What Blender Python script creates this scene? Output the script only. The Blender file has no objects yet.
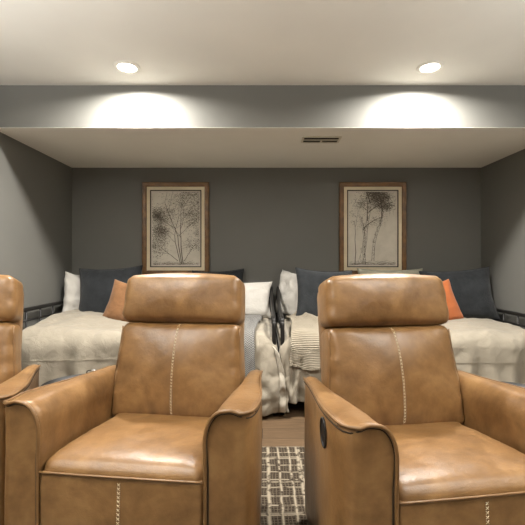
import bpy, bmesh, math, random
from mathutils import Vector, Matrix, noise
from mathutils.bvhtree import BVHTree
PI = math.pi
random.seed(7)
S = bpy.context.scene
C = S.collection

# ------------------------------------------------------------------ materials
def new_mat(name):
    m = bpy.data.materials.new(name); m.use_nodes = True
    nt = m.node_tree; b = nt.nodes['Principled BSDF']
    return m, nt, b
def N(nt, t, **kw):
    n = nt.nodes.new(t)
    for k, v in kw.items():
        if k in n.inputs: n.inputs[k].default_value = v
        else: setattr(n, k, v)
    return n
def coords(nt, scale=(1,1,1), kind='Object', rot=(0,0,0)):
    tc = nt.nodes.new('ShaderNodeTexCoord'); mp = nt.nodes.new('ShaderNodeMapping')
    mp.inputs['Scale'].default_value = scale; mp.inputs['Rotation'].default_value = rot
    nt.links.new(tc.outputs[kind], mp.inputs[0]); return mp.outputs[0]
def ramp(nt, fac, stops):
    r = nt.nodes.new('ShaderNodeValToRGB')
    while len(r.color_ramp.elements) < len(stops): r.color_ramp.elements.new(0.5)
    for e, (p, c) in zip(r.color_ramp.elements, stops):
        e.position = p; e.color = (*c, 1)
    nt.links.new(fac, r.inputs[0]); return r.outputs[0]
def bump(nt, b, h, strength=0.3, dist=0.01, prev=None):
    n = nt.nodes.new('ShaderNodeBump'); n.inputs['Strength'].default_value = strength
    n.inputs['Distance'].default_value = dist
    nt.links.new(h, n.inputs['Height'])
    if prev is not None: nt.links.new(prev, n.inputs['Normal'])
    nt.links.new(n.outputs[0], b.inputs['Normal']); return n.outputs[0]
def simple(name, col, rough=0.6, metal=0.0, var=0.12, nscale=6, bs=0.0, bscale=80, emit=None, spec=0.5):
    m, nt, b = new_mat(name)
    co = coords(nt)
    n = N(nt, 'ShaderNodeTexNoise', Scale=nscale, Detail=4.0)
    nt.links.new(co, n.inputs['Vector'])
    lo = tuple(c*(1-var) for c in col); hi = tuple(min(1, c*(1+var)) for c in col)
    nt.links.new(ramp(nt, n.outputs['Fac'], [(0.3, lo), (0.7, hi)]), b.inputs['Base Color'])
    b.inputs['Roughness'].default_value = rough; b.inputs['Metallic'].default_value = metal
    b.inputs['Specular IOR Level'].default_value = spec
    if bs:
        n2 = N(nt, 'ShaderNodeTexNoise', Scale=bscale, Detail=3.0)
        nt.links.new(co, n2.inputs['Vector']); bump(nt, b, n2.outputs['Fac'], bs, 0.005)
    if emit:
        b.inputs['Emission Color'].default_value = (*emit[0], 1); b.inputs['Emission Strength'].default_value = emit[1]
    return m

def leather():
    m, nt, b = new_mat('tan_leather')
    co = coords(nt)
    n1 = N(nt, 'ShaderNodeTexNoise', Scale=5.0, Detail=6.0, Roughness=0.62, Distortion=0.6)
    n2 = N(nt, 'ShaderNodeTexNoise', Scale=22.0, Detail=5.0, Roughness=0.6)
    for n in (n1, n2): nt.links.new(co, n.inputs['Vector'])
    mx = N(nt, 'ShaderNodeMix', data_type='FLOAT'); mx.inputs[0].default_value = 0.3
    nt.links.new(n1.outputs['Fac'], mx.inputs[2]); nt.links.new(n2.outputs['Fac'], mx.inputs[3])
    nt.links.new(ramp(nt, mx.outputs[0], [(0.30, (0.118, 0.058, 0.019)), (0.5, (0.208, 0.110, 0.041)), (0.70, (0.310, 0.176, 0.070))]), b.inputs['Base Color'])
    rr = N(nt, 'ShaderNodeMapRange'); rr.inputs[3].default_value = 0.29; rr.inputs[4].default_value = 0.46
    nt.links.new(n2.outputs['Fac'], rr.inputs[0]); nt.links.new(rr.outputs[0], b.inputs['Roughness'])
    v = N(nt, 'ShaderNodeTexVoronoi', Scale=260.0); nt.links.new(co, v.inputs['Vector'])
    p = bump(nt, b, v.outputs['Distance'], 0.12, 0.002)
    bump(nt, b, n2.outputs['Fac'], 0.20, 0.010, p)
    b.inputs['Specular IOR Level'].default_value = 0.5
    return m

def fabric(name, col, var=0.1, wave=None, bs=0.25, rough=0.95, fs=350):
    m, nt, b = new_mat(name)
    co = coords(nt)
    n = N(nt, 'ShaderNodeTexNoise', Scale=9.0, Detail=6.0, Roughness=0.7)
    nt.links.new(co, n.inputs['Vector'])
    lo = tuple(c*(1-var) for c in col); hi = tuple(min(1, c*(1+var)) for c in col)
    nt.links.new(ramp(nt, n.outputs['Fac'], [(0.3, lo), (0.7, hi)]), b.inputs['Base Color'])
    n2 = N(nt, 'ShaderNodeTexNoise', Scale=fs, Detail=2.0); nt.links.new(co, n2.inputs['Vector'])
    p = bump(nt, b, n2.outputs['Fac'], bs, 0.003)
    n3 = N(nt, 'ShaderNodeTexNoise', Scale=14.0, Detail=3.0, Distortion=1.0); nt.links.new(co, n3.inputs['Vector'])
    bump(nt, b, n3.outputs['Fac'], 0.35, 0.02, p)
    b.inputs['Roughness'].default_value = rough; b.inputs['Specular IOR Level'].default_value = 0.2
    b.inputs['Sheen Weight'].default_value = 0.15
    return m

def paint(name, col, rough=0.75):
    return simple(name, col, rough, var=0.03, nscale=2.0, bs=0.06, bscale=220, spec=0.3)

M = {}
M['leather'] = leather()
M['leather_welt'] = simple('tan_leather_welt', (0.175, 0.092, 0.034), 0.42, var=0.2, nscale=12)
M['seam_dark'] = simple('dark_seam', (0.03, 0.018, 0.009), 0.8)  # near-black colour stands in for the shadow gap under the arm piping
M['thread'] = simple('cream_thread', (0.78, 0.68, 0.48), 0.8, var=0.05)
M['plastic'] = simple('black_plastic', (0.012, 0.012, 0.013), 0.35)
M['wall'] = paint('grey_paint', (0.165, 0.163, 0.149), 0.62)
M['ceiling'] = paint('ceiling_paint', (0.80, 0.785, 0.735), 0.85)
M['trim'] = paint('trim_paint', (0.60, 0.57, 0.50), 0.6)
M['cream'] = fabric('cream_linen', (0.31, 0.275, 0.218), 0.05)
M['hem'] = fabric('cream_hem', (0.42, 0.38, 0.315), 0.04)
M['white'] = fabric('white_cotton', (0.45, 0.43, 0.395), 0.04)
M['navy'] = fabric('navy_linen', (0.022, 0.0245, 0.027), 0.35, bs=0.5)
M['navy_piping'] = fabric('navy_piping', (0.012, 0.014, 0.018), 0.2)
M['rust'] = fabric('rust_velvet', (0.225, 0.112, 0.050), 0.22, bs=0.4)
M['orange'] = fabric('orange_cotton', (0.40, 0.118, 0.038), 0.10, bs=0.4)
M['sage'] = fabric('sage_linen', (0.33, 0.32, 0.25), 0.1)
M['black_metal'] = simple('black_metal', (0.010, 0.009, 0.008), 0.45)
M['chrome'] = simple('brushed_metal', (0.45, 0.44, 0.42), 0.25, metal=1.0)
M['mattress'] = fabric('mattress_ticking', (0.55, 0.53, 0.48), 0.05)
M['frame_wood'] = simple('walnut_frame', (0.17, 0.080, 0.022), 0.4, var=0.35, nscale=14)
M['liner'] = fabric('cream_liner', (0.78, 0.68, 0.50), 0.05)
M['fillet'] = simple('dark_fillet', (0.05, 0.033, 0.02), 0.5)
M['ink'] = simple('brown_ink', (0.085, 0.068, 0.052), 0.9, var=0.3)
M['ink2'] = simple('pale_ink', (0.20, 0.17, 0.135), 0.9, var=0.3)
M['vent'] = simple('vent_enamel', (0.62, 0.58, 0.50), 0.5, var=0.03)
M['dark'] = simple('vent_dark', (0.010, 0.008, 0.006), 0.9)
M['led'] = simple('led_lens', (0.9, 0.9, 0.85), 0.5, emit=((1.0, 0.93, 0.80), 22.0))
M['canrim'] = simple('can_trim', (0.80, 0.78, 0.72), 0.5, var=0.02)

def paper():
    m, nt, b = new_mat('aged_paper')
    co = coords(nt)
    n = N(nt, 'ShaderNodeTexNoise', Scale=5.0, Detail=6.0, Roughness=0.7); nt.links.new(co, n.inputs['Vector'])
    nt.links.new(ramp(nt, n.outputs['Fac'], [(0.3, (0.60, 0.555, 0.475)), (0.7, (0.74, 0.69, 0.60))]), b.inputs['Base Color'])
    b.inputs['Roughness'].default_value = 0.8; return m
M['paper'] = paper()

def herringbone():
    m, nt, b = new_mat('grey_herringbone')
    tc = nt.nodes.new('ShaderNodeTexCoord')
    sp = nt.nodes.new('ShaderNodeSeparateXYZ'); nt.links.new(tc.outputs['UV'], sp.inputs[0])
    def mth(op, a, bb=None, c=None):
        n = nt.nodes.new('ShaderNodeMath'); n.operation = op
        for i, v in enumerate((a, bb, c)):
            if v is None: continue
            if isinstance(v, (int, float)): n.inputs[i].default_value = v
            else: nt.links.new(v, n.inputs[i])
        return n.outputs[0]
    # zig-zag: v + |tri(u)|
    tri = mth('PINGPONG', mth('MULTIPLY', sp.outputs[0], 1.0), 0.014)
    z = mth('ADD', sp.outputs[1], tri)
    st = mth('FRACT', mth('MULTIPLY', z, 72.0))
    nt.links.new(ramp(nt, st, [(0.0, (0.27, 0.26, 0.24)), (0.42, (0.27, 0.26, 0.24)), (0.58, (0.062, 0.064, 0.066)), (0.95, (0.062, 0.064, 0.066))]), b.inputs['Base Color'])
    bump(nt, b, st, 0.3, 0.004)
    b.inputs['Roughness'].default_value = 0.95; return m
M['herring'] = herringbone()

def waffle():
    m, nt, b = new_mat('cream_ribbed')
    tc = nt.nodes.new('ShaderNodeTexCoord')
    w = N(nt, 'ShaderNodeTexWave', Scale=26.0, Distortion=0.8); w.bands_direction = 'Y'
    w.inputs['Detail Scale'].default_value = 3.0
    nt.links.new(tc.outputs['UV'], w.inputs['Vector'])
    nt.links.new(ramp(nt, w.outputs['Fac'], [(0.1, (0.24, 0.205, 0.150)), (0.55, (0.33, 0.29, 0.225))]), b.inputs['Base Color'])
    bump(nt, b, w.outputs['Fac'], 0.6, 0.010)
    b.inputs['Roughness'].default_value = 0.95; return m
M['waffle'] = waffle()

def wood_floor():
    m, nt, b = new_mat('wood_planks')
    co = coords(nt)
    br = N(nt, 'ShaderNodeTexBrick', Scale=1.0); br.offset = 0.37
    br.inputs['Brick Width'].default_value = 1.3; br.inputs['Row Height'].default_value = 0.15
    br.inputs['Mortar Size'].default_value = 0.0025; br.inputs['Bias'].default_value = 0.0
    br.inputs['Color1'].default_value = (0.20, 0.135, 0.082, 1); br.inputs['Color2'].default_value = (0.125, 0.082, 0.05, 1)
    br.inputs['Mortar'].default_value = (0.03, 0.02, 0.012, 1)
    nt.links.new(co, br.inputs['Vector'])
    co2 = coords(nt, (1.6, 22, 1))
    n = N(nt, 'ShaderNodeTexNoise', Scale=3.0, Detail=8.0, Roughness=0.7, Distortion=0.8); nt.links.new(co2, n.inputs['Vector'])
    g = ramp(nt, n.outputs['Fac'], [(0.3, (0.5, 0.47, 0.43)), (0.7, (1.25, 1.2, 1.12))])
    mx = N(nt, 'ShaderNodeMix', data_type='RGBA', blend_type='MULTIPLY'); mx.inputs[0].default_value = 1.0
    nt.links.new(br.outputs['Color'], mx.inputs[6]); nt.links.new(g, mx.inputs[7])
    nt.links.new(mx.outputs[2], b.inputs['Base Color']); b.inputs['Roughness'].default_value = 0.42
    bump(nt, b, br.outputs['Fac'], -0.3, 0.003); return m
M['floor'] = wood_floor()

def rug_mat():
    m, nt, b = new_mat('woven_rug')
    tc = nt.nodes.new('ShaderNodeTexCoord')
    nz = N(nt, 'ShaderNodeTexNoise', Scale=9.0, Detail=3.0); nt.links.new(tc.outputs['Object'], nz.inputs['Vector'])
    def mth(op, a, bb=None, clamp=False):
        n = nt.nodes.new('ShaderNodeMath'); n.operation = op; n.use_clamp = clamp
        for i, v in enumerate((a, bb)):
            if v is None: continue
            if isinstance(v, (int, float)): n.inputs[i].default_value = v
            else: nt.links.new(v, n.inputs[i])
        return n.outputs[0]
    sp = nt.nodes.new('ShaderNodeSeparateXYZ'); nt.links.new(tc.outputs['Object'], sp.inputs[0])
    wob = mth('MULTIPLY', mth('SUBTRACT', nz.outputs['Fac'], 0.5), 0.022)
    fine = N(nt, 'ShaderNodeTexNoise', Scale=120.0, Detail=2.0); nt.links.new(tc.outputs['Object'], fine.inputs['Vector'])
    def lines(axis, period, width, phase=0.0):
        f = mth('FRACT', mth('ADD', mth('MULTIPLY', mth('ADD', sp.outputs[axis], wob), 1/period), phase))
        d = mth('ABSOLUTE', mth('SUBTRACT', f, 0.5))
        return mth('MULTIPLY', mth('SUBTRACT', width, d), 14.0, True)
    a = lines(0, 0.062, 0.115); a2 = lines(0, 0.171, 0.085, 0.31)
    c = lines(1, 0.072, 0.085, 0.2); c2 = lines(1, 0.255, 0.05, 0.6)
    mm = mth('MAXIMUM', mth('MAXIMUM', a, a2), mth('MAXIMUM', c, c2))
    # yarn breakup
    br = N(nt, 'ShaderNodeTexNoise', Scale=34.0, Detail=4.0); nt.links.new(tc.outputs['Object'], br.inputs['Vector'])
    k = mth('MULTIPLY', mth('SUBTRACT', br.outputs['Fac'], 0.36), 6.0, True)
    mm = mth('MULTIPLY', mm, k)
    weave = mth('MULTIPLY', mth('MAXIMUM', lines(0, 0.0155, 0.16), mth('MULTIPLY', lines(1, 0.018, 0.16), 0.8)), mth('MULTIPLY', br.outputs['Fac'], 0.42))
    mm = mth('MAXIMUM', mm, weave)
    mm = mth('MAXIMUM', mm, mth('MULTIPLY', mth('SUBTRACT', fine.outputs['Fac'], 0.62), 2.2, True))
    nt.links.new(ramp(nt, mm, [(0.0, (0.050, 0.036, 0.025)), (0.9, (0.42, 0.36, 0.27))]), b.inputs['Base Color'])
    p = bump(nt, b, mm, 0.5, 0.006); bump(nt, b, fine.outputs['Fac'], 0.6, 0.006, p)
    b.inputs['Roughness'].default_value = 1.0; b.inputs['Specular IOR Level'].default_value = 0.1
    return m
M['rug'] = rug_mat()

# ------------------------------------------------------------------ helpers
def obj(name, bm, mat, parent=None, smooth=True, mods=None, kind=None, label=None):
    me = bpy.data.meshes.new(name)
    bmesh.ops.recalc_face_normals(bm, faces=bm.faces[:])
    bm.to_mesh(me); bm.free()
    for p in me.polygons: p.use_smooth = smooth
    me.materials.append(mat)
    o = bpy.data.objects.new(name, me); C.objects.link(o)
    if parent: o.parent = parent
    if kind: o['kind'] = kind
    if label: o['label'] = label
    return o
def thing(name, label, cat, loc=(0,0,0), rz=0.0, group=None):
    o = bpy.data.objects.new(name, None); C.objects.link(o)
    o.empty_display_size = 0.1
    o.location = loc; o.rotation_euler = (0, 0, rz); tag(o, label, cat, group); return o
def tag(o, label, cat, group=None):
    o['label'] = label; o['category'] = cat
    if group: o['group'] = group
    return o
def copy_thing(root):
    r = root.copy(); C.objects.link(r)
    for ch in root.children:
        c = ch.copy(); C.objects.link(c); c.parent = r
        for g in ch.children:
            d = g.copy(); C.objects.link(d); d.parent = c
    return r

def box(bm, x0, x1, y0, y1, z0, z1, bev=0.0, mat=None):
    t = bmesh.new()
    bmesh.ops.create_cube(t, size=1)
    for v in t.verts:
        v.co = Vector(((x0+x1)/2 + v.co.x*(x1-x0), (y0+y1)/2 + v.co.y*(y1-y0), (z0+z1)/2 + v.co.z*(z1-z0)))
    if bev: bmesh.ops.bevel(t, geom=t.edges[:], offset=bev, segments=2, affect='EDGES', profile=0.5)
    merge(bm, t); return bm
def merge(bm, t):
    me = bpy.data.meshes.new('tmp'); t.to_mesh(me); t.free(); bm.from_mesh(me); bpy.data.meshes.remove(me)
def catmull(pts, sub=6, closed=False):
    P = [Vector(p) for p in pts]; out = []; n = len(P)
    rng = range(n) if closed else range(n-1)
    for i in rng:
        if closed: a, b, c, d = P[(i-1) % n], P[i], P[(i+1) % n], P[(i+2) % n]
        else: a, b, c, d = P[max(i-1, 0)], P[i], P[i+1], P[min(i+2, n-1)]
        for s in range(sub):
            t = s/sub
            out.append(0.5*((2*b) + (c-a)*t + (2*a-5*b+4*c-d)*t*t + (3*b-a-3*c+d)*t**3))
    if not closed: out.append(P[-1])
    return out
def tube(bm, pts, r, seg=8, closed=False):
    P = [Vector(p) for p in pts]; n = len(P); rings = []
    up = Vector((0.13, 0.27, 1)).normalized(); prev = None
    for i, p in enumerate(P):
        if closed: t = (P[(i+1) % n]-P[i-1]).normalized()
        else: t = (P[min(i+1, n-1)]-P[max(i-1, 0)]).normalized()
        if prev is None: nrm = t.orthogonal().normalized()
        else:
            nrm = prev - t*prev.dot(t)
            nrm = nrm.normalized() if nrm.length > 1e-6 else t.orthogonal().normalized()
        prev = nrm; bn = t.cross(nrm)
        rr = r[i] if isinstance(r, (list, tuple)) else r
        rings.append([bm.verts.new(p + (nrm*math.cos(2*PI*k/seg) + bn*math.sin(2*PI*k/seg))*rr) for k in range(seg)])
    m = n if closed else n-1
    for i in range(m):
        a, b = rings[i], rings[(i+1) % n]
        for k in range(seg): bm.faces.new((a[k], a[(k+1) % seg], b[(k+1) % seg], b[k]))
    if not closed:
        bm.faces.new(rings[0][::-1]); bm.faces.new(rings[-1])
    return bm
def lathe(bm, prof, seg=40, cx=0, cy=0):
    rings = []
    for r, z in prof:
        rings.append([bm.verts.new((cx+max(r, 1e-4)*math.cos(2*PI*k/seg), cy+max(r, 1e-4)*math.sin(2*PI*k/seg), z)) for k in range(seg)])
    for a, b in zip(rings, rings[1:]):
        for k in range(seg): bm.faces.new((a[k], a[(k+1) % seg], b[(k+1) % seg], b[k]))
    bm.faces.new(rings[0][::-1]); bm.faces.new(rings[-1]); return bm
def soft_box(dims, r, crown=(0, 0, 0), n=(16, 8, 16), fn=None):
    """rounded, crowned box centred at 0; fn(v, u) deforms, u = normalised coords -1..1"""
    bm = bmesh.new(); hx, hy, hz = [d/2 for d in dims]; h = (hx, hy, hz)
    def grid_axis(m, hh):
        # denser near ends
        return [math.sin((i/m-0.5)*PI)*hh*0.35 + (i/m-0.5)*2*hh*0.65 for i in range(m+1)]
    ax = [grid_axis(n[i], h[i]) for i in range(3)]
    vm = {}
    def V(i, j, k):
        key = (i, j, k)
        if key in vm: return vm[key]
        p = Vector((ax[0][i], ax[1][j], ax[2][k]))
        q = Vector([max(-(h[a]-r), min(h[a]-r, p[a])) for a in range(3)])
        d = p-q
        if d.length > 1e-9:
            # push to rounded
            p2 = q + d.normalized()*r
        else: p2 = p
        u = [p[a]/h[a] for a in range(3)]
        f = [(1-abs(u[a])**2.4) for a in range(3)]
        for a in range(3):
            b_, c_ = (a+1) % 3, (a+2) % 3
            p2[a] += math.copysign(1, u[a])*crown[a]*f[b_]*f[c_]*abs(u[a])
        if fn: p2 = fn(p2, u)
        vm[key] = bm.verts.new(p2); return vm[key]
    nx, ny, nz = n
    for i in range(nx):
        for j in range(ny):
            for k in (0, nz): bm.faces.new((V(i,j,k), V(i+1,j,k), V(i+1,j+1,k), V(i,j+1,k)))
    for i in range(nx):
        for k in range(nz):
            for j in (0, ny): bm.faces.new((V(i,j,k), V(i+1,j,k), V(i+1,j,k+1), V(i,j,k+1)))
    for j in range(ny):
        for k in range(nz):
            for i in (0, nx): bm.faces.new((V(i,j,k), V(i,j+1,k), V(i,j+1,k+1), V(i,j,k+1)))
    return bm
def sm(a, b, x):
    t = max(0, min(1, (x-a)/(b-a))); return t*t*(3-2*t)
def nz3(x, y, z, s=1.0): return noise.noise(Vector((x*s, y*s, z*s)))

# ------------------------------------------------------------------ room
CAMZ, F = 1.15, 390.0
XL, XR, YB, YF, ZC, ZS, Y0 = -1.956, 2.243, 4.004, 2.816, 2.430, 2.125, -2.6
def struct(name, bm, mat, smooth=False, parent=None):
    o = obj(name, bm, mat, parent, smooth)
    if parent is None: o['kind'] = 'structure'
    return o
T = 0.12
struct('floor', box(bmesh.new(), XL-T, XR+T, Y0-T, YB+T, -0.1, 0), M['floor'])
struct('ceiling', box(bmesh.new(), XL-T, XR+T, Y0-T, YB+T, ZC, ZC+0.1), M['ceiling'])
struct('wall_left', box(bmesh.new(), XL-T, XL, Y0, YB, 0, ZC), M['wall'])
struct('wall_right', box(bmesh.new(), XR, XR+T, Y0, YB, 0, ZC), M['wall'])
struct('wall_back', box(bmesh.new(), XL-T, XR+T, YB, YB+T, 0, ZC), M['wall'])
struct('wall_front', box(bmesh.new(), XL-T, XR+T, Y0-T, Y0, 0, ZC), M['wall'])
struct('wall_beam', box(bmesh.new(), XL, XR, YF, YF+0.10, ZS, ZC), M['wall'])
struct('ceiling_alcove', box(bmesh.new(), XL, XR, YF+0.0005, YB, ZS-0.002, ZS+0.02), M['ceiling'])
struct('baseboard_back', box(bmesh.new(), XL, XR, YB-0.015, YB, 0, 0.10, 0.003), M['trim'])
struct('baseboard_left', box(bmesh.new(), XL, XL+0.015, Y0, YB-0.015, 0, 0.10, 0.003), M['trim'])
struct('baseboard_right', box(bmesh.new(), XR-0.015, XR, Y0, YB-0.015, 0, 0.10, 0.003), M['trim'])

# recessed lights
def downlight(x, y, label, power):
    t = thing('recessed_light', label, 'ceiling light', (x, y, ZC), 0, 'recessed ceiling lights')
    bm = bmesh.new(); seg = 36
    R = [(0.058, 0.0), (0.058, -0.004), (0.066, -0.010), (0.082, -0.008), (0.086, 0.0)]
    rings = [[bm.verts.new((r*math.cos(2*PI*k/seg), r*math.sin(2*PI*k/seg), z)) for k in range(seg)] for r, z in R]
    for a, b in zip(rings, rings[1:]):
        for k in range(seg): bm.faces.new((a[k], a[(k+1) % seg], b[(k+1) % seg], b[k]))
    obj('trim_ring', bm, M['canrim'], t)
    bm = lathe(bmesh.new(), [(0.0, -0.001), (0.058, -0.001), (0.058, -0.004), (0.0, -0.006)], 32)
    obj('lens', bm, M['led'], t)
    ld = bpy.data.lights.new('downlight_lamp', 'AREA'); ld.shape = 'DISK'; ld.size = 0.11
    ld.energy = power; ld.color = (1.0, 0.955, 0.885); ld.spread = math.radians(165)
    lo = bpy.data.objects.new('downlight_lamp', ld); C.objects.link(lo); lo.parent = t; lo.location = (0, 0, -0.012)
    return t
LX = (-0.887, 1.097)
downlight(LX[0], 2.554, 'left lit recessed ceiling light in front of the beam', 56)
downlight(LX[1], 2.554, 'right lit recessed ceiling light in front of the beam', 56)
for i, y in enumerate((0.75, -1.05)):  # the rear row is out of view, added as fill
    for j, x in enumerate(LX):
        downlight(x, y, 'recessed ceiling light in the row %s, %s side' % (('above the recliners', 'behind the viewer')[i], ('left', 'right')[j]), (18, 5)[i])

# vent
t = thing('air_vent', 'beige rectangular air vent set in the lowered ceiling over the beds', 'vent', (0.461, 3.08, ZS-0.002))
bm = bmesh.new()
w, d = 0.152, 0.075
box(bm, -w, w, -d, -d+0.016, -0.008, 0); box(bm, -w, w, d-0.016, d, -0.008, 0)
box(bm, -w, -w+0.016, -d+0.016, d-0.016, -0.008, 0); box(bm, w-0.016, w, -d+0.016, d-0.016, -0.008, 0)
box(bm, -w+0.016, w-0.016, -0.010, 0.010, -0.008, 0); box(bm, 0.0, 0.014, 0.010, d-0.016, -0.008, 0)
obj('vent_frame', bm, M['vent'], t, False)
obj('vent_duct', box(bmesh.new(), -w+0.016, w-0.016, -d+0.016, d-0.016, -0.0015, -0.0005), M['dark'], t, False)
for yy in (-0.034, 0.034):
    bm = bmesh.new()
    for q in range(2):
        y = yy-0.012+q*0.022
        box(bm, -w+0.016, w-0.016, y, y+0.003, -0.006, -0.0015)
    obj('louvre', bm, M['dark'], t, False)

# ------------------------------------------------------------------ pictures
def tree_sketch(kind, w, h):
    rnd = random.Random(11 if kind == 0 else 23)
    dark, pale = bmesh.new(), bmesh.new()
    lim = (w/2-0.012, h/2-0.012)
    cnt = [0]
    def quad(bm, x, z, dx, dz, t0, t1):
        L = math.hypot(dx, dz)
        if L < 1e-6: return
        x2, z2 = x+dx, z+dz
        for a, c in ((x, z), (x2, z2)):
            if abs(a) > lim[0] or abs(c) > lim[1]: return
        px, pz = -dz/L, dx/L; y = -0.0004 - (cnt[0] % 97)*0.000006; cnt[0] += 1
        vs = [bm.verts.new((x+px*t0, y, z+pz*t0)), bm.verts.new((x-px*t0, y, z-pz*t0)),
              bm.verts.new((x2-px*t1, y, z2-pz*t1)), bm.verts.new((x2+px*t1, y, z2+pz*t1))]
        bm.faces.new(vs)
    def leaves(x, z, n, spread):
        for _ in range(n):
            a = rnd.uniform(0, 2*PI); L = rnd.uniform(0.006, 0.014)
            lx, lz = x+rnd.gauss(0, spread), z+rnd.gauss(0, spread*0.6)
            quad(dark if rnd.random() < 0.45 else pale, lx, lz, L*math.cos(a), L*math.sin(a)*0.6, 0.0018, 0.0008)
    def branch(x, z, ang, L, th, depth, leafy):
        steps = 7
        for s in range(steps):
            ang += rnd.gauss(0, 0.10)
            dx, dz = math.sin(ang)*L/steps, math.cos(ang)*L/steps
            t0 = th*(1-0.6*s/steps)
            if th > 0.006:      # hatched trunk
                for q in range(26):
                    o_ = rnd.uniform(-t0, t0); zz = rnd.uniform(0, dz)
                    quad(dark if o_ > -t0*0.2 else pale, x+o_, z+zz, rnd.uniform(0.003, 0.009), rnd.uniform(0.002, 0.012), 0.0011, 0.0008)
                quad(dark, x-t0, z, dx, dz, 0.0011, 0.0011); quad(dark, x+t0, z, dx, dz, 0.0017, 0.0017)
            else: quad(dark, x, z, dx, dz, t0, t0*0.92)
            x += dx; z += dz
            if depth > 0 and s >= (4 if th > 0.010 else 2) and rnd.random() < 0.8:
                branch(x, z, ang+rnd.choice((-1, 1))*(rnd.uniform(0.3, 0.75) if th > 0.01 else rnd.uniform(0.4, 1.0)), L*(rnd.uniform(0.28, 0.42) if th > 0.01 else rnd.uniform(0.35, 0.6)), min(t0*0.55, 0.0045), depth-1, leafy)
            if (depth <= 1 and th < 0.01) or s > 4: leaves(x, z, int(leafy*0.8), 0.034)
        leaves(x, z, int(leafy*1.6), 0.036)
    if kind == 0:
        branch(0.075, -0.36, -0.02, 0.62, 0.0045, 3, 6)
        branch(0.045, -0.35, -0.30, 0.50, 0.0038, 3, 5)
        branch(0.060, -0.36, 0.08, 0.66, 0.0042, 2, 6)
        branch(0.02, -0.33, -0.85, 0.27, 0.0030, 2, 7)
        branch(0.085, -0.33, 0.55, 0.25, 0.0026, 2, 5)
    else:
        branch(-0.135, -0.37, 0.10, 0.64, 0.022, 3, 9)
        branch(-0.085, -0.37, 0.02, 0.50, 0.013, 2, 7)
        branch(0.0, -0.33, 0.12, 0.52, 0.013, 3, 8)
        branch(-0.18, -0.37, -0.05, 0.45, 0.004, 2, 6)
    # ground hatching
    for _ in range(260):
        x = rnd.uniform(-lim[0], lim[0]); z = -0.37+abs(rnd.gauss(0, 0.018))
        quad(pale, x, z, rnd.uniform(0.01, 0.04), rnd.gauss(0, 0.002), 0.0009, 0.0006)
    return dark, pale
def picture(kind, x, label):
    W, H, z = 0.682, 0.947, 1.496
    t = thing('framed_picture', label, 'picture', (x, YB-0.002, z), 0, 'framed tree drawings on the back wall')
    def ring(hw, hh, wd, y0, y1, bev):
        bm = bmesh.new()
        # mitred frame : outer/inner rectangles extruded
        def loop(w_, h_, y): return [bm.verts.new((sx*w_, y, sz*h_)) for sx, sz in ((-1,-1), (1,-1), (1,1), (-1,1))]
        L = [loop(hw, hh, y1), loop(hw, hh, y0+bev), loop(hw-bev, hh-bev, y0), loop(hw-wd+bev, hh-wd+bev, y0+bev*0.6), loop(hw-wd, hh-wd, y0+bev*2), loop(hw-wd, hh-wd, y1)]
        for a, b in zip(L, L[1:]+L[:1]):
            for k in range(4): bm.faces.new((a[k], a[(k+1) % 4], b[(k+1) % 4], b[k]))
        return bm
    obj('picture_frame', ring(W/2, H/2, 0.046, -0.034, 0, 0.005), M['frame_wood'], t, False)
    obj('liner', ring(W/2-0.044, H/2-0.044, 0.036, -0.022, 0, 0.002), M['liner'], t, False)
    obj('fillet', ring(W/2-0.079, H/2-0.079, 0.010, -0.025, 0, 0.002), M['fillet'], t, False)
    pw, ph = W-0.17, H-0.17
    pp = obj('print', box(bmesh.new(), -pw/2, pw/2, -0.014, -0.010, -ph/2, ph/2), M['paper'], t, False)
    dk, pl = tree_sketch(kind, pw, ph)
    a = obj('ink_drawing', dk, M['ink'], pp, False); a.location = (0, -0.0145, 0)
    b = obj('pale_ink_drawing', pl, M['ink2'], pp, False); b.location = (0, -0.0143, 0)
picture(0, -0.886, 'walnut framed drawing of slender leafy branching trees, the left picture')
picture(1, 1.126, 'walnut framed drawing of thick leaning tree trunks, the right picture')

# ------------------------------------------------------------------ recliner
SEAT_H, HW = 0.485, 0.425
def arm_xo(y):        # outer face x as a function of local depth
    R = 0.15
    if y < R: return HW - R*0.25 + math.sqrt(max(0, R*R-(R-y)**2))*0.25
    return HW - 0.052*sm(0.1, 0.66, y)
def arm_xi(y): return 0.272 + 0.016*sm(0.10, 0.62, y)
ARM_L = 0.66
def arm_top(y, t):    # t 0 outer .. 1 inner
    z = 0.694 - 0.064*max(0.0, min(1.0, (y-0.02)/0.64))**0.6 - 0.012*sm(0.15, 0.0, y)
    z += 0.006*math.sin(PI*min(1, t*1.3))
    z -= 0.004*sm(0.14, 0.0, y)*math.exp(-((t-0.10)/0.14)**2)
    return z
def arm_profile(y, inset=0.0):
    xo, xi = arm_xo(y)-inset, arm_xi(y)+inset
    zt = -inset
    pts = []
    for z in (0.045+inset, 0.12, 0.3, 0.42, 0.53, 0.59):
        pts.append((xo + 0.004*math.sin(z*5), z))
    W_ = xo-xi; rad = min(0.062, W_*0.62)
    fl = xo-xi-rad
    pts.append((xo+0.003, arm_top(y, 0)-0.008+zt))
    for k in range(7):
        u = k/6; x = xo-0.004 - (fl-0.004)*u
        pts.append((x, arm_top(y, u*0.6)+zt))
    zc = arm_top(y, 0.6)+zt
    for k in range(1, 9):
        a = k/8*PI/2
        pts.append((xi+rad - rad*math.sin(a), zc - 0.10*(1-math.cos(a))))
    for z in (0.50, 0.40, 0.25, 0.12, 0.045+inset): pts.append((xi+0.002, z))
    return pts
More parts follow.
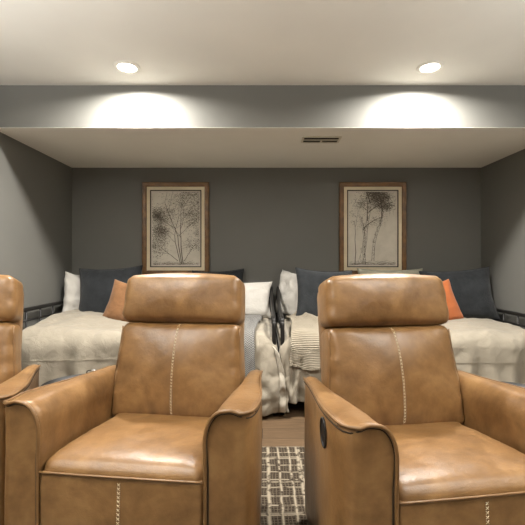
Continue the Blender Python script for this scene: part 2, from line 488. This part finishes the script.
def make_arm(s):
    bm = bmesh.new(); stations = []
    for k in range(4):
        a = k/4*PI/2; stations.append((0.014*(1-math.sin(a)), 0.014*(1-math.cos(a))))
    stations = [(0.0, 0.012), (0.002, 0.006), (0.006, 0.002), (0.012, 0.0)]
    stations += [(0.012 + (ARM_L-0.03)*(i/26), 0.0) for i in range(1, 27)]
    stations += [(ARM_L-0.010, 0.004), (ARM_L-0.003, 0.010), (ARM_L, 0.018)]
    rings = []
    for y, ins in stations:
        ring = []
        for (x, z) in arm_profile(y, ins):
            d = 0.0035*nz3(x*1.0+s*3, y, z, 9)
            ring.append(bm.verts.new((s*(x+d), y, z + (0.4*d if z > 0.6 else 0))))
        rings.append(ring)
    n = len(rings[0])
    for a, b in zip(rings, rings[1:]):
        for k in range(n): bm.faces.new((a[k], a[(k+1) % n], b[(k+1) % n], b[k]))
    for rg_ in (rings[0], rings[-1]): bm.faces.new([bm.verts.new(v.co) for v in rg_])
    return bm
def arm_welt_path(s, off=0.0):
    # outer top edge back to front, then over the front face edge and down the inside
    P = []
    for i in range(24):
        y = ARM_L-0.01 - (ARM_L-0.022)*i/23
        P.append(Vector((s*(arm_xo(y)+0.003), y, arm_top(y, 0)-0.002-off)))
    pr = arm_profile(0.004, 0.002)
    top = pr[7:14] + pr[14:22] + [(pr[22][0], 0.5), (pr[22][0], 0.3), (pr[22][0], 0.09)]
    for x, z in top[1:]:
        P.append(Vector((s*(x), -0.004+off*0.6, z + 0.001)))
    return P
def make_recliner(label, loc, rz):
    root = thing('recliner', label, 'recliner', loc, rz, 'tan leather recliners')
    # seat cushion (top with a rolled front)
    def fseat(p, u):
        x, y, z = p
        z += 0.004*nz3(x, y, 0.3, 6) + 0.0022*nz3(x, y, 4.3, 19)
        if z > 0: z -= 0.034*sm(0.1, 0.9, (y+0.27)/0.54)      # falls towards the back
        if y < -0.1 and z > 0: z -= 0.006*sm(-0.20, -0.29, y)
        z -= 0.012*math.exp(-((y-0.16)/0.05)**2)*(1 if z > 0 else 0)*0.35
        return Vector((x, y, z))
    bm = soft_box((0.546, 0.58, 0.17), 0.038, (0.0, 0.004, 0.014), (28, 30, 12), fseat)
    for v in bm.verts: v.co += Vector((0, 0.288, 0.418))
    obj('seat', bm, M['leather'], root)
    # front panel / footrest
    def fpan(p, u):
        x, y, z = p
        if y < 0:
            y += 0.004*math.exp(-(x/0.012)**2)
            y += 0.003*nz3(x, 1.7, z, 11)
        return Vector((x, y, z))
    bm = soft_box((0.540, 0.10, 0.385), 0.012, (0, 0.008, 0), (40, 6, 26), fpan)
    for v in bm.verts: v.co += Vector((0, 0.043, 0.080+0.385/2))
    tree = BVHTree.FromBMesh(bm)
    fp = obj('footrest_panel', bm, M['leather'], root)
    def stitches(tree, z0, z1, parent, step=0.0130, wdt=0.0045, name='stitching'):
        sb = bmesh.new(); n = int((z1-z0)/step)
        def hit(x, z):
            h = tree.ray_cast(Vector((x, -0.6, z)), Vector((0, 1, 0)))
            return h[0] + Vector((0, -0.0016, 0)) if h[0] else None
        for i in range(n):
            z = z0+i*step
            for a, b in (((-wdt, z), (wdt, z+step*0.66)), ((wdt, z), (-wdt, z+step*0.66))):
                p, q = hit(*a), hit(*b)
                if p and q and (p-q).length < 0.03: tube(sb, [p, (p+q)/2+Vector((0, -0.0012, 0)), q], 0.0009, 5)
        return obj(name, sb, M['thread'], parent, label='cream cross stitching down the middle')
    stitches(tree, 0.10, 0.458, fp)
    bm = bmesh.new()
    tube(bm, [(-0.268+0.536*i/20, -0.0075-0.003*(1-(abs(i/10-1))**2.4), 0.4655) for i in range(21)], 0.0036, 7)
    obj('seat_welt', bm, M['leather_welt'], root)
    # body box under the seat, feet
    obj('base', soft_box((0.53, 0.56, 0.25), 0.01, n=(4, 4, 4), fn=lambda p, u: p+Vector((0, 0.36, 0.19))), M['leather'], root)
    for sx in (-1, 1):
        for yy in (0.09, 0.58):
            obj('foot', lathe(bmesh.new(), [(0.018, 0), (0.022, 0.004), (0.024, 0.05), (0.024, 0.07)], 16, sx*0.335, yy), M['plastic'], root)
    # arms
    for s in (-1, 1):
        am = obj('armrest', make_arm(s), M['leather'], root)
        wb = bmesh.new(); tube(wb, arm_welt_path(s), [0.0046]*23+[0.0062]*60, 8); obj('welt', wb, M['leather_welt'], am)
        wb = bmesh.new(); tube(wb, arm_welt_path(s, 0.0085)[:22], 0.0032, 8)
        obj('welt', wb, M['leather_welt'], am)
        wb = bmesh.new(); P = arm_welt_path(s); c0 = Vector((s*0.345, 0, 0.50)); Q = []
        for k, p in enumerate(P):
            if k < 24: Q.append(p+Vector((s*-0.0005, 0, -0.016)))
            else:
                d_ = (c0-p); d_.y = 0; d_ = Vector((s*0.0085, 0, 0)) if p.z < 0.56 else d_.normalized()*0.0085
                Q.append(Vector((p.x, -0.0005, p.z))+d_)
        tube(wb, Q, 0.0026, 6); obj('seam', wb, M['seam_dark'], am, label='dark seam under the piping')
        if s == -1:
            # recessed latch handle on the outer side
            bm = bmesh.new(); cy, cz = 0.20, 0.585; x = -arm_xo(cy)-0.004
            pts = [(x-0.001, cy+0.006*math.sin(a)+0.026*math.cos(a), cz+0.044*math.sin(a)) for a in [2*PI*k/28 for k in range(28)]]
            tube(bm, pts, 0.0042, 8, True)
            f = [bm.verts.new((x-0.001, p[1], p[2])) for p in pts]
            bm.faces.new(f)
            lp = obj('latch_plate', bm, M['plastic'], am, label='black oval recliner latch plate')
            bm = bmesh.new(); tube(bm, catmull([(x-0.004, cy+0.004, cz-0.032), (x-0.010, cy-0.003, cz), (x-0.004, cy-0.006, cz+0.032)], 5), 0.006, 8)
    # back : built upright then leaned
    lean = math.radians(13.5)
    def place(p):     # local: x, depth (front = negative), height above hinge
        x, y, z = p
        c, s_ = math.cos(lean), math.sin(lean)
        return Vector((x, 0.485 + y*c + z*s_, 0.443 - y*s_*0.9 + z*c))
    def wr(x, z): return 0.0035*nz3(x, 2.1, z, 8) + 0.0018*nz3(x, 5.1, z, 24)
    def flow(p, u):
        x, y, z = p
        zz = (z+0.215)
        x *= 1.0 + 0.055*sm(0.40, 0.12, zz)   # a little wider low down
        if y < 0:
            y += wr(x, z) + 0.0045*math.exp(-(x/0.010)**2)
            y += 0.004*math.sin(x*60+z*20)*sm(0.18, 0.215, abs(z))*0.7
            y += 0.003*math.sin(z*70+nz3(0, 0, z, 9)*4)*sm(0.24, 0.28, abs(x))
        return place((x, y+0.075, zz))
    bm = soft_box((0.562, 0.17, 0.430), 0.036, (0.004, 0.050, 0.0), (44, 8, 34), flow)
    tree = BVHTree.FromBMesh(bm)
    bl = obj('backrest', bm, M['leather'], root)
    stitches(tree, 0.48, 0.862, bl)
    def fhead(p, u):
        x, y, z = p
        zz = z+0.106
        x *= 1.0 - 0.012*u[2] - 0.03*max(0, u[2])**7
        if z > 0: z_add = 0.014*(1-(abs(x)/0.29)**2)
        else: z_add = 0
        if y < 0: y += wr(x, z)*1.0 + 0.0028*math.sin(z*80+x*9)*sm(0.22, 0.28, abs(x))
        return place((x, y+0.070, zz+0.435+z_add))
    bm = soft_box((0.564, 0.180, 0.220), 0.034, (0.003, 0.028, 0.004), (40, 8, 22), fhead)
    hd = obj('headrest', bm, M['leather'], root)
    for s in (-1, 1):
        wb = bmesh.new()
        pts = [place((s*(0.276), 0.020, 0.455)), place((s*0.2775, 0.012, 0.50)), place((s*0.276, 0.010, 0.58)), place((s*0.268, 0.02, 0.628))]
        tube(wb, catmull(pts, 6), 0.0036, 7); obj('welt', wb, M['leather_welt'], hd)
        wb = bmesh.new()
        pts = [place((s*(0.280*(1+0.055*sm(0.40, 0.12, 0.03+0.40*k/9))), 0.012, 0.03+0.38*k/9)) for k in range(10)]
        tube(wb, pts, 0.0036, 7); obj('welt', wb, M['leather_welt'], bl)
    # rear shell
    def fshell(p, u):
        x, y, z = p
        return place((x*(1-0.02*u[2]), y+0.165, z+0.28))
    obj('back_shell', soft_box((0.552, 0.13, 0.70), 0.045, (0, 0.012, 0), (20, 6, 20), fshell), M['leather'], root)
    return root
D = math.radians
# origin = floor point under the middle of the seat front
make_recliner('tan leather recliner, the middle chair, in front of the bed with the grey herringbone throw', (-0.450, 1.230, 0.011), D(-6.5))
r = copy_thing(next(o for o in C.objects if o.name == 'recliner'))
r.location = (0.648, 1.135, 0.011); r.rotation_euler = (0, 0, D(8.2)); r['label'] = 'tan leather recliner on the right, black oval latch showing on its side'
r = copy_thing(next(o for o in C.objects if o.name == 'recliner'))
r.location = (-1.262, 1.20, 0.011); r.rotation_euler = (0, 0, D(18)); r['label'] = 'tan leather recliner cut off by the left edge of the photo'

# ------------------------------------------------------------------ side tables
def side_table(loc, label, rz=0, copy_of=None):
    if copy_of:
        t = copy_thing(copy_of); t.location = loc; t['label'] = label; t.rotation_euler = (0, 0, rz); return t
    t = thing('side_table', label, 'side table', loc, rz, 'round black side tables behind the recliners')
    R, H = 0.182, 0.50
    obj('table_top', lathe(bmesh.new(), [(0, H-0.022), (R-0.006, H-0.022), (R, H-0.018), (R, H), (R-0.002, H+0.001), (R-0.005, H), (R-0.006, H-0.012), (0, H-0.012)], 56), M['black_metal'], t)
    obj('pole', lathe(bmesh.new(), [(0.014, 0.01), (0.014, H-0.022)], 20), M['black_metal'], t)
    obj('base', lathe(bmesh.new(), [(0.0, 0), (0.13, 0), (0.132, 0.004), (0.13, 0.010), (0.02, 0.014), (0.014, 0.03), (0, 0.03)], 48), M['black_metal'], t)
    bm = bmesh.new(); pts = catmull([(-0.030, R-0.004, H-0.004), (-0.028, R-0.006, H+0.016), (0, R-0.010, H+0.022), (0.028, R-0.006, H+0.016), (0.030, R-0.004, H-0.004)], 5)
    tube(bm, pts, 0.0035, 8); obj('handle', bm, M['chrome'], t, label='small bright metal handle')
    return t
st = side_table((-0.995, 2.10, 0), 'round black side table between the left and middle recliners')
side_table((1.275, 1.95, 0), 'round black side table behind the arm of the right recliner', D(200), st)

# ------------------------------------------------------------------ rug
bm = bmesh.new()
nx, ny = 60, 60
gx0, gx1, gy0, gy1 = -1.7, 1.8, 0.1, 2.40
vs = [[bm.verts.new((gx0+(gx1-gx0)*i/nx, gy0+(gy1-gy0)*j/ny, 0.009+0.0012*nz3(i*0.3, j*0.3, 0))) for j in range(ny+1)] for i in range(nx+1)]
for i in range(nx):
    for j in range(ny): bm.faces.new((vs[i][j], vs[i+1][j], vs[i+1][j+1], vs[i][j+1]))
rg = obj('rug', bm, M['rug'])
md = rg.modifiers.new('thickness', 'SOLIDIFY'); md.thickness = 0.008; md.offset = -1
tag(rg, 'dark brown woven rug with a cream grid pattern under the recliners', 'rug')

# ------------------------------------------------------------------ beds
def lerp(a, b, t): return a+(b-a)*t
def end_frame(x, h, hb, name, parent, label=None):
    bm = bmesh.new(); y0, y1 = 2.955, 3.95; r = 0.016
    path = [(x, y0, 0.0), (x, y0, h-0.10), (x, y0+0.015, h-0.03), (x, y0+0.06, h)]
    if hb > h+0.03:
        path += [(x, y0+0.35, h+0.01), (x, y0+0.62, h+0.05), (x, y0+0.82, hb-0.02), (x, y1-0.10, hb), (x, y1-0.02, hb-0.05), (x, y1, hb-0.14), (x, y1, 0)]
    else: path += [(x, y1-0.05, h), (x, y1, h-0.05), (x, y1, 0)]
    P = catmull(path, 6); tube(bm, P, r, 10)
    zl = h-0.085
    tube(bm, [(x, y0, zl), (x, y1, zl)], 0.009, 8)
    tube(bm, [(x, y0, 0.30), (x, y1, 0.30)], 0.012, 8)
    def ztop(y):
        best = min(P, key=lambda p: abs(p.y-y) + (10 if p.z < h-0.02 else 0)); return best.z
    for k in range(1, 5):
        y = lerp(y0, y1, k/5)
        tube(bm, [(x, y, 0.30), (x, y, ztop(y))], 0.0075, 8)
    o = obj(name, bm, M['black_metal'], parent)
    return o
class Cover:
    spread = 0.05; hump = 0.0
    """the surface of the bedding over a bed; pos(x, s): s is the length along the section from the wall forwards"""
    def __init__(s, x0, x1, ztop, seed, hem):
        s.x0, s.x1, s.zt, s.seed, s.hem = x0, x1, ztop, seed, hem
        s.yb, s.yf, s.r = 3.925, 2.925, 0.11
        s.l1 = s.yb-(s.yf+s.r); s.l2 = s.l1+s.r*PI/2
    def length(s, x): return s.l2 + (s.zt-s.r-s.hem(x))
    def pos(s, x, L, off=0.0):
        r = s.r; sd = s.seed
        e = min(x-s.x0, s.x1-x); R = 0.16
        dr = 0
        if e < R: q = 1-max(0, e)/R; dr = (0.115 if (x-s.x0 < s.x1-x) == (s.x0 > -1) else 0.035)*(1-math.sqrt(max(0, 1-q*q)))
        if L < s.l1:
            f = L/s.l1
            y, z, n = s.yb-L, s.zt + 0.035*math.sin(PI*min(1, f*1.1))*0.6, Vector((0, 0, 1)); w = 0
        elif L < s.l2:
            a = (L-s.l1)/r
            y, z, n = s.yf+r-r*math.sin(a), s.zt-r*(1-math.cos(a)), Vector((0, -math.sin(a), math.cos(a))); w = (a/(PI/2))*0.25
        else:
            dd = L-s.l2; y, z, n = s.yf, s.zt-r-dd, Vector((0, -1, 0)); w = 0.25+min(0.75, dd*2.2)
        top = 1-w
        d = top*(0.026*nz3(x, L, sd, 2.6) + 0.013*nz3(x, L, sd+7, 7) + 0.018*abs(nz3(x*1.0+L*0.6, L*0.5-x*0.4, sd+3, 9)))
        xx = x + 0.02*nz3(x*3, L*3, sd)
        fold = 0.5*math.sin(xx*19+sd+2*nz3(x, 0, sd, 1.7)) + 0.35*math.sin(xx*37+1.3*sd) + 0.5*nz3(xx, L*0.12, sd+11, 9)
        d += w*(0.043*fold + 0.014*nz3(x, L, sd+5, 8) + 0.03)
        if s.hump: d += top*s.hump*sm(0.75, 0.12, x-s.x0)*(0.65+0.35*sm(0.9, 0.1, L))*sm(-0.02, 0.08, x-s.x0)
        p = Vector((x, y, z-dr*top)) + n*(d+off)
        if w > 0.2:
            ce = sm(0.45, 0.05, abs(x-(s.x1 if s.x0 < -1 else s.x0)))
            p.y -= ce*w*(0.060*nz3(xx*2.4, L*0.8, sd+21, 9) + 0.045*abs(nz3(xx+L*0.5, L*0.7, sd+31, 14)) + 0.02)
            p.x += s.spread*w*sm(0.22, 0.0, abs(x-(s.x1 if s.x0 < -1 else s.x0)))
            if s.x0 > -1 and e < R: p.y += 0.05*w*(1-max(0, e)/R)**2
        return p
def cloth(name, cov, xa, xb, la, lb, mat, parent, off, nu, nv, thick, shape=None, label=None):
    bm = bmesh.new(); uvl = bm.loops.layers.uv.new('uv'); G = []; UV = {}
    for i in range(nu+1):
        col = []
        for j in range(nv+1):
            u, v = i/nu, j/nv
            if shape: x, L = shape(u, v)
            else:
                x = lerp(xa, xb, u)
                L = lerp(la, cov.length(x) if lb is None else lb, v)
            vt = bm.verts.new(cov.pos(x, L, off(u, v) if callable(off) else off)); UV[vt] = (x, L); col.append(vt)
        G.append(col)
    for i in range(nu):
        for j in range(nv):
            f = bm.faces.new((G[i][j], G[i+1][j], G[i+1][j+1], G[i][j+1]))
            for l in f.loops: l[uvl].uv = UV[l.vert]
    o = obj(name, bm, mat, parent, label=label)
    # make sure the normal points out
    me = o.data
    up = sum(p.normal.z - p.normal.y for p in me.polygons)
    if up < 0: me.flip_normals()
    md = o.modifiers.new('thickness', 'SOLIDIFY'); md.thickness = thick; md.offset = -1
    return o
def make_bed(x0, x1, label, inner_right, hL, hbL, hR, hbR):
    t = thing('daybed', label, 'bed', ((x0+x1)/2, 3.45, 0), 0, 'black metal daybeds in the alcove')
    off = Vector((-(x0+x1)/2, -3.45, 0))
    fl = end_frame(x0+0.016, hL, hbL, 'end_frame', t); fr = end_frame(x1-0.016, hR, hbR, 'end_frame', t)
    bm = bmesh.new()
    for y in (2.965, 3.94): tube(bm, [(x0+0.016, y, 0.30), (x1-0.016, y, 0.30)], 0.014, 8)
    for k in range(9):
        x = lerp(x0+0.12, x1-0.12, k/8); box(bm, x-0.02, x+0.02, 2.965, 3.94, 0.305, 0.315)
    br = obj('bed_base', bm, M['black_metal'], t)
    bm = bmesh.new(); zt = 0.80
    tube(bm, catmull([(x0+0.016, 3.95, 0.60), (x0+0.03, 3.955, zt-0.06), (x0+0.10, 3.955, zt), (lerp(x0, x1, .5), 3.955, zt), (x1-0.10, 3.955, zt), (x1-0.03, 3.955, zt-0.06), (x1-0.016, 3.95, 0.60)], 8), 0.012, 8)
    for k in range(1, 12):
        x = lerp(x0, x1, k/12); tube(bm, [(x, 3.955, 0.30), (x, 3.955, zt)], 0.007, 7)
    bf = obj('back_frame', bm, M['black_metal'], t)
    mt = obj('mattress', soft_box((x1-x0-0.09, 0.93, 0.20), 0.05, (0, 0, 0.01), (12, 10, 6), lambda p, u: p+Vector(((x0+x1)/2, 3.455, 0.455))), M['mattress'], t)
    for o in (fl, fr, br, bf, mt): o.location = off
    return t
XM = 0.120
bedL = make_bed(XL+0.03, XM-0.016, 'black metal daybed along the left wall under the tan rust pillow', True, 0.765, 0.78, 0.72, 0.90)
bedR = make_bed(XM+0.016, XR-0.03, 'black metal daybed along the right wall under the bright orange pillow', False, 0.72, 0.90, 0.70, 0.71)
def hemL(x): return lerp(0.16, 0.035, sm(-0.35, -0.05, x)) + 0.015*math.sin(x*9)
def hemR(x): return 0.10 + 0.012*math.sin(x*7) - 0.02*sm(0.5, 0.9, x)
covL = Cover(XL+0.075, XM-0.004, 0.612, 1.3, hemL)
covL.spread = 0.070; covL.hump = 0.085
covR = Cover(XM+0.004, XR-0.07, 0.612, 5.7, hemR)
cl = cloth('comforter', covL, covL.x0, covL.x1, 0.0, None, M['cream'], None, 0.0, 190, 110, 0.018)
tag(cl, 'cream comforter draped over the left daybed, hanging to the floor at its inner corner', 'comforter', 'cream comforters')
# hem band on the inner corner fold + piping line
hb = cloth('hem_band', covL, 0, 0, 0, 0, M['hem'], cl, 0.010, 6, 60, 0.006, shape=lambda u, v: (lerp(covL.x1-0.042, covL.x1-0.004, u) + 0.012*math.sin(v*5), lerp(covL.l2-0.05, covL.length(covL.x1), v)), label='brighter folded hem band')
bm = bmesh.new()
tube(bm, [covL.pos(lerp(covL.x0+0.05, -0.15, k/120), covL.l2+0.075, 0.002) for k in range(121)], 0.0018, 6)
obj('stitched_border', bm, M['cream'], cl)
cr = cloth('comforter', covR, covR.x0, covR.x1, 0.0, None, M['cream'], None, 0.0, 200, 110, 0.018)
tag(cr, 'cream comforter draped over the right daybed with vertical folds', 'comforter', 'cream comforters')
bm = bmesh.new()
tube(bm, [covR.pos(lerp(0.7, covR.x1-0.05, k/120), covR.l2+0.10, 0.002) for k in range(121)], 0.0018, 6)
obj('stitched_border', bm, M['cream'], cr)
th = cloth('throw_blanket', covL, -0.46, -0.035, 0.42, 1.33, M['herring'], None, 0.028, 40, 70, 0.010,
           shape=lambda u, v: (lerp(-0.50, -0.012+0.015*math.sin(v*7), u)-0.05*v, lerp(0.25, 1.32, v)))
tag(th, 'grey and white herringbone throw blanket hanging over the left daybed', 'blanket')
tw = cloth('throw_blanket', covR, 0, 0, 0, 0, M['waffle'], None, lambda u, v: 0.030 + 0.040*math.exp(-((u-0.12-0.55*v)/0.055)**2)*sm(0.95, 0.5, v) + 0.028*math.exp(-((u-0.45-0.6*v)/0.07)**2)*sm(0.8, 0.3, v), 110, 110, 0.014,
           shape=lambda u, v: (lerp(0.215+0.03*math.sin(v*4), 0.80, u), lerp(0.20, 1.17+0.04*math.sin(u*6), v)))
tag(tw, 'cream ribbed throw blanket over the inner end of the right daybed', 'blanket')

# ------------------------------------------------------------------ pillows
def pillow(name, w, h, t, mat, label, loc, rot, cat='pillow', group=None, seed=0, edge=None, flange=0.0, crumple=0.0, slump=0.0):
    """centre at loc; local x width, z height, y thickness; rot = (lean back, in-plane roll, yaw)"""
    bm = bmesh.new(); n = 34; F_, B_ = {}, {}
    def outline(u, v):
        px = w/2*u*(1-0.10*(1-v*v)*abs(u)**2); pz = h/2*v*(1-0.10*(1-u*u)*abs(v)**2)
        return px, pz
    for i in range(n+1):
        for j in range(n+1):
            u, v = math.sin((i/n-0.5)*PI), math.sin((j/n-0.5)*PI)
            u, v = 0.5*u+0.5*(2*i/n-1), 0.5*v+0.5*(2*j/n-1)
            px, pz = outline(u, v)
            th_ = t/2*((1-u**4)*(1-v**4))**0.55 * (1+slump*(-v)*0.5)
            if flange:
                e = min(1-abs(u), 1-abs(v)); th_ *= sm(flange*0.3, flange+0.25, e)
            c = crumple*(nz3(u*2.2, v*2.2, seed)*0.6 + abs(nz3(u*4, v*4, seed+9))*0.4)
            ed = crumple*0.6*nz3(u*3, v*3, seed+4)
            ins = i in (0, n) or j in (0, n)
            wr_ = 0.010*nz3(u*2.5, v*2.5, seed)*(0 if ins else 1) + c
            F_[i, j] = bm.verts.new((px+ed, -th_+wr_, pz+ed*0.5))
            B_[i, j] = F_[i, j] if ins else bm.verts.new((px+ed, th_+wr_*0.5, pz))
    for i in range(n):
        for j in range(n):
            bm.faces.new((F_[i,j], F_[i+1,j], F_[i+1,j+1], F_[i,j+1]))
            q = (B_[i,j], B_[i,j+1], B_[i+1,j+1], B_[i+1,j])
            if len(set(q)) == 4: 
                try: bm.faces.new(q)
                except ValueError: pass
    ep = None
    if edge:
        ep = [F_[i, 0].co.copy() for i in range(n)] + [F_[n, j].co.copy() for j in range(n)] + [F_[i, n].co.copy() for i in range(n, 0, -1)] + [F_[0, j].co.copy() for j in range(n, 0, -1)]
    o = obj(name, bm, mat)
    if edge:
        b2 = bmesh.new(); tube(b2, ep, 0.0042, 6, True); obj('piping', b2, edge, o)
    o.rotation_euler = (Matrix.Rotation(D(rot[2]), 4, 'Z') @ Matrix.Rotation(D(-rot[0]), 4, 'X') @ Matrix.Rotation(D(rot[1]), 4, 'Y')).to_euler()
    o.location = loc
    tag(o, label, cat, group); return o
NP = 'dark navy square pillows'
pillow('pillow', 0.36, 0.42, 0.11, M['white'], 'crumpled white pillow standing against the left wall beside the navy pillow', (-1.775, 3.80, 0.835), (6, 8, 62), seed=3, crumple=0.02, group='white bed pillows')
pillow('throw_pillow', 0.60, 0.52, 0.16, M['navy'], 'navy pillow behind the tan rust pillow, left end of the left daybed', (-1.455, 3.72, 0.855), (16, -3, 3), seed=5, edge=M['navy_piping'], group=NP)
pillow('throw_pillow', 0.42, 0.38, 0.14, M['rust'], 'tan rust square pillow leaning on the navy pillow on the left daybed', (-1.185, 3.475, 0.78), (16, 12, -4), seed=8)
pillow('pillow', 0.66, 0.36, 0.15, M['white'], 'white pillow lying upright at the inner end of the left daybed', (-0.235, 3.72, 0.795), (16, 0, -2), seed=12, crumple=0.006, group='white bed pillows')
pillow('throw_pillow', 0.52, 0.47, 0.11, M['navy'], 'navy pillow mostly hidden behind the middle recliner headrest, only its top showing', (-0.44, 3.885, 0.845), (9, -2, 0), seed=15, edge=M['navy_piping'], group=NP)
pillow('pillow', 0.36, 0.44, 0.12, M['white'], 'white pillow with a pointed corner beside the black rails on the right daybed', (0.268, 3.74, 0.850), (7, 6, -52), seed=21, crumple=0.022, group='white bed pillows')
pillow('throw_pillow', 0.54, 0.50, 0.16, M['navy'], 'navy pillow at the inner end of the right daybed beside the pointed white pillow', (0.568, 3.58, 0.845), (14, 3, 6), seed=25, edge=M['navy_piping'], group=NP)
pillow('throw_pillow', 0.66, 0.46, 0.11, M['sage'], 'pale sage pillow behind the right recliner headrest, below the right picture', (1.27, 3.86, 0.865), (8, 0, 0), seed=28)
pillow('throw_pillow', 0.66, 0.50, 0.16, M['navy'], 'navy pillow behind the bright orange pillow, right end of the right daybed', (1.86, 3.70, 0.845), (15, -4, -5), seed=31, edge=M['navy_piping'], group=NP)
pillow('throw_pillow', 0.42, 0.38, 0.13, M['orange'], 'bright orange square pillow leaning on the navy pillow on the right daybed', (1.555, 3.50, 0.775), (15, -14, 5), seed=35)

# ------------------------------------------------------------------ fill light added behind the viewer, framed in the unseen wall
def added_window(n, x, w):
    f = bmesh.new(); z0, z1 = 0.95, 2.15; y = Y0
    for a, b, c, d in ((x-w/2-0.06, x-w/2, z0-0.06, z1+0.06), (x+w/2, x+w/2+0.06, z0-0.06, z1+0.06)): box(f, a, b, y, y+0.03, c, d)
    box(f, x-w/2, x+w/2, y, y+0.03, z1, z1+0.06); box(f, x-w/2, x+w/2, y, y+0.03, z0-0.06, z0)
    box(f, x-0.02, x+0.02, y, y+0.025, z0, z1)
    o = struct('window_%d' % n, f, M['trim'])
    ld = bpy.data.lights.new('window_daylight', 'AREA'); ld.shape = 'RECTANGLE'; ld.size = w; ld.size_y = z1-z0
    ld.energy = 4; ld.color = (1.0, 0.96, 0.90)
    lo = bpy.data.objects.new('window_daylight', ld); C.objects.link(lo)
    lo.location = (x, Y0+0.035, (z0+z1)/2); lo.rotation_euler = (PI/2, 0, 0)
added_window(1, 0.15, 2.2)

def fill_torchiere(x, y, label, power):  # out-of-view uplights, added to brighten the ceiling
    t = thing('floor_lamp', label, 'floor lamp', (x, y, 0), 0, 'floor lamps behind the viewer')
    obj('base', lathe(bmesh.new(), [(0, 0), (0.14, 0), (0.14, 0.015), (0.02, 0.03), (0, 0.03)], 40), M['black_metal'], t)
    obj('pole', lathe(bmesh.new(), [(0.012, 0.02), (0.012, 1.63)], 16), M['black_metal'], t)
    bm = bmesh.new(); seg = 40; prof = [(0.012, 1.62), (0.07, 1.63), (0.13, 1.67), (0.17, 1.73), (0.165, 1.73), (0.125, 1.675), (0.07, 1.64), (0.02, 1.635)]
    lathe(bm, prof, seg); obj('lamp_shade', bm, M['canrim'], t)
    ld = bpy.data.lights.new('bulb', 'AREA'); ld.shape = 'DISK'; ld.size = 0.20; ld.energy = power; ld.color = (1.0, 0.985, 0.95)
    lo = bpy.data.objects.new('bulb', ld); C.objects.link(lo); lo.parent = t; lo.location = (0, 0, 1.70); lo.rotation_euler = (PI, 0, 0)
fill_torchiere(-1.70, 0.40, 'uplight floor lamp beside the viewer near the left wall', 112)
fill_torchiere(1.98, 0.40, 'uplight floor lamp beside the viewer near the right wall', 80)

# ------------------------------------------------------------------ world, camera
w = bpy.data.worlds.new('world'); S.world = w; w.use_nodes = True
w.node_tree.nodes['Background'].inputs[0].default_value = (0.5, 0.5, 0.5, 1)
w.node_tree.nodes['Background'].inputs[1].default_value = 0.0
cd = bpy.data.cameras.new('camera'); cam = bpy.data.objects.new('camera', cd); C.objects.link(cam)
cd.sensor_width = 36; cd.sensor_fit = 'HORIZONTAL'; cd.lens = F/525*36
cam.location = (0, 0, CAMZ); cam.rotation_euler = (PI/2, 0, 0); cd.clip_start = 0.05
S.camera = cam
S.view_settings.view_transform = 'Standard'; S.view_settings.look = 'None'
S.view_settings.exposure = 0.06; S.view_settings.gamma = 1.0; S.view_settings.use_curve_mapping = False
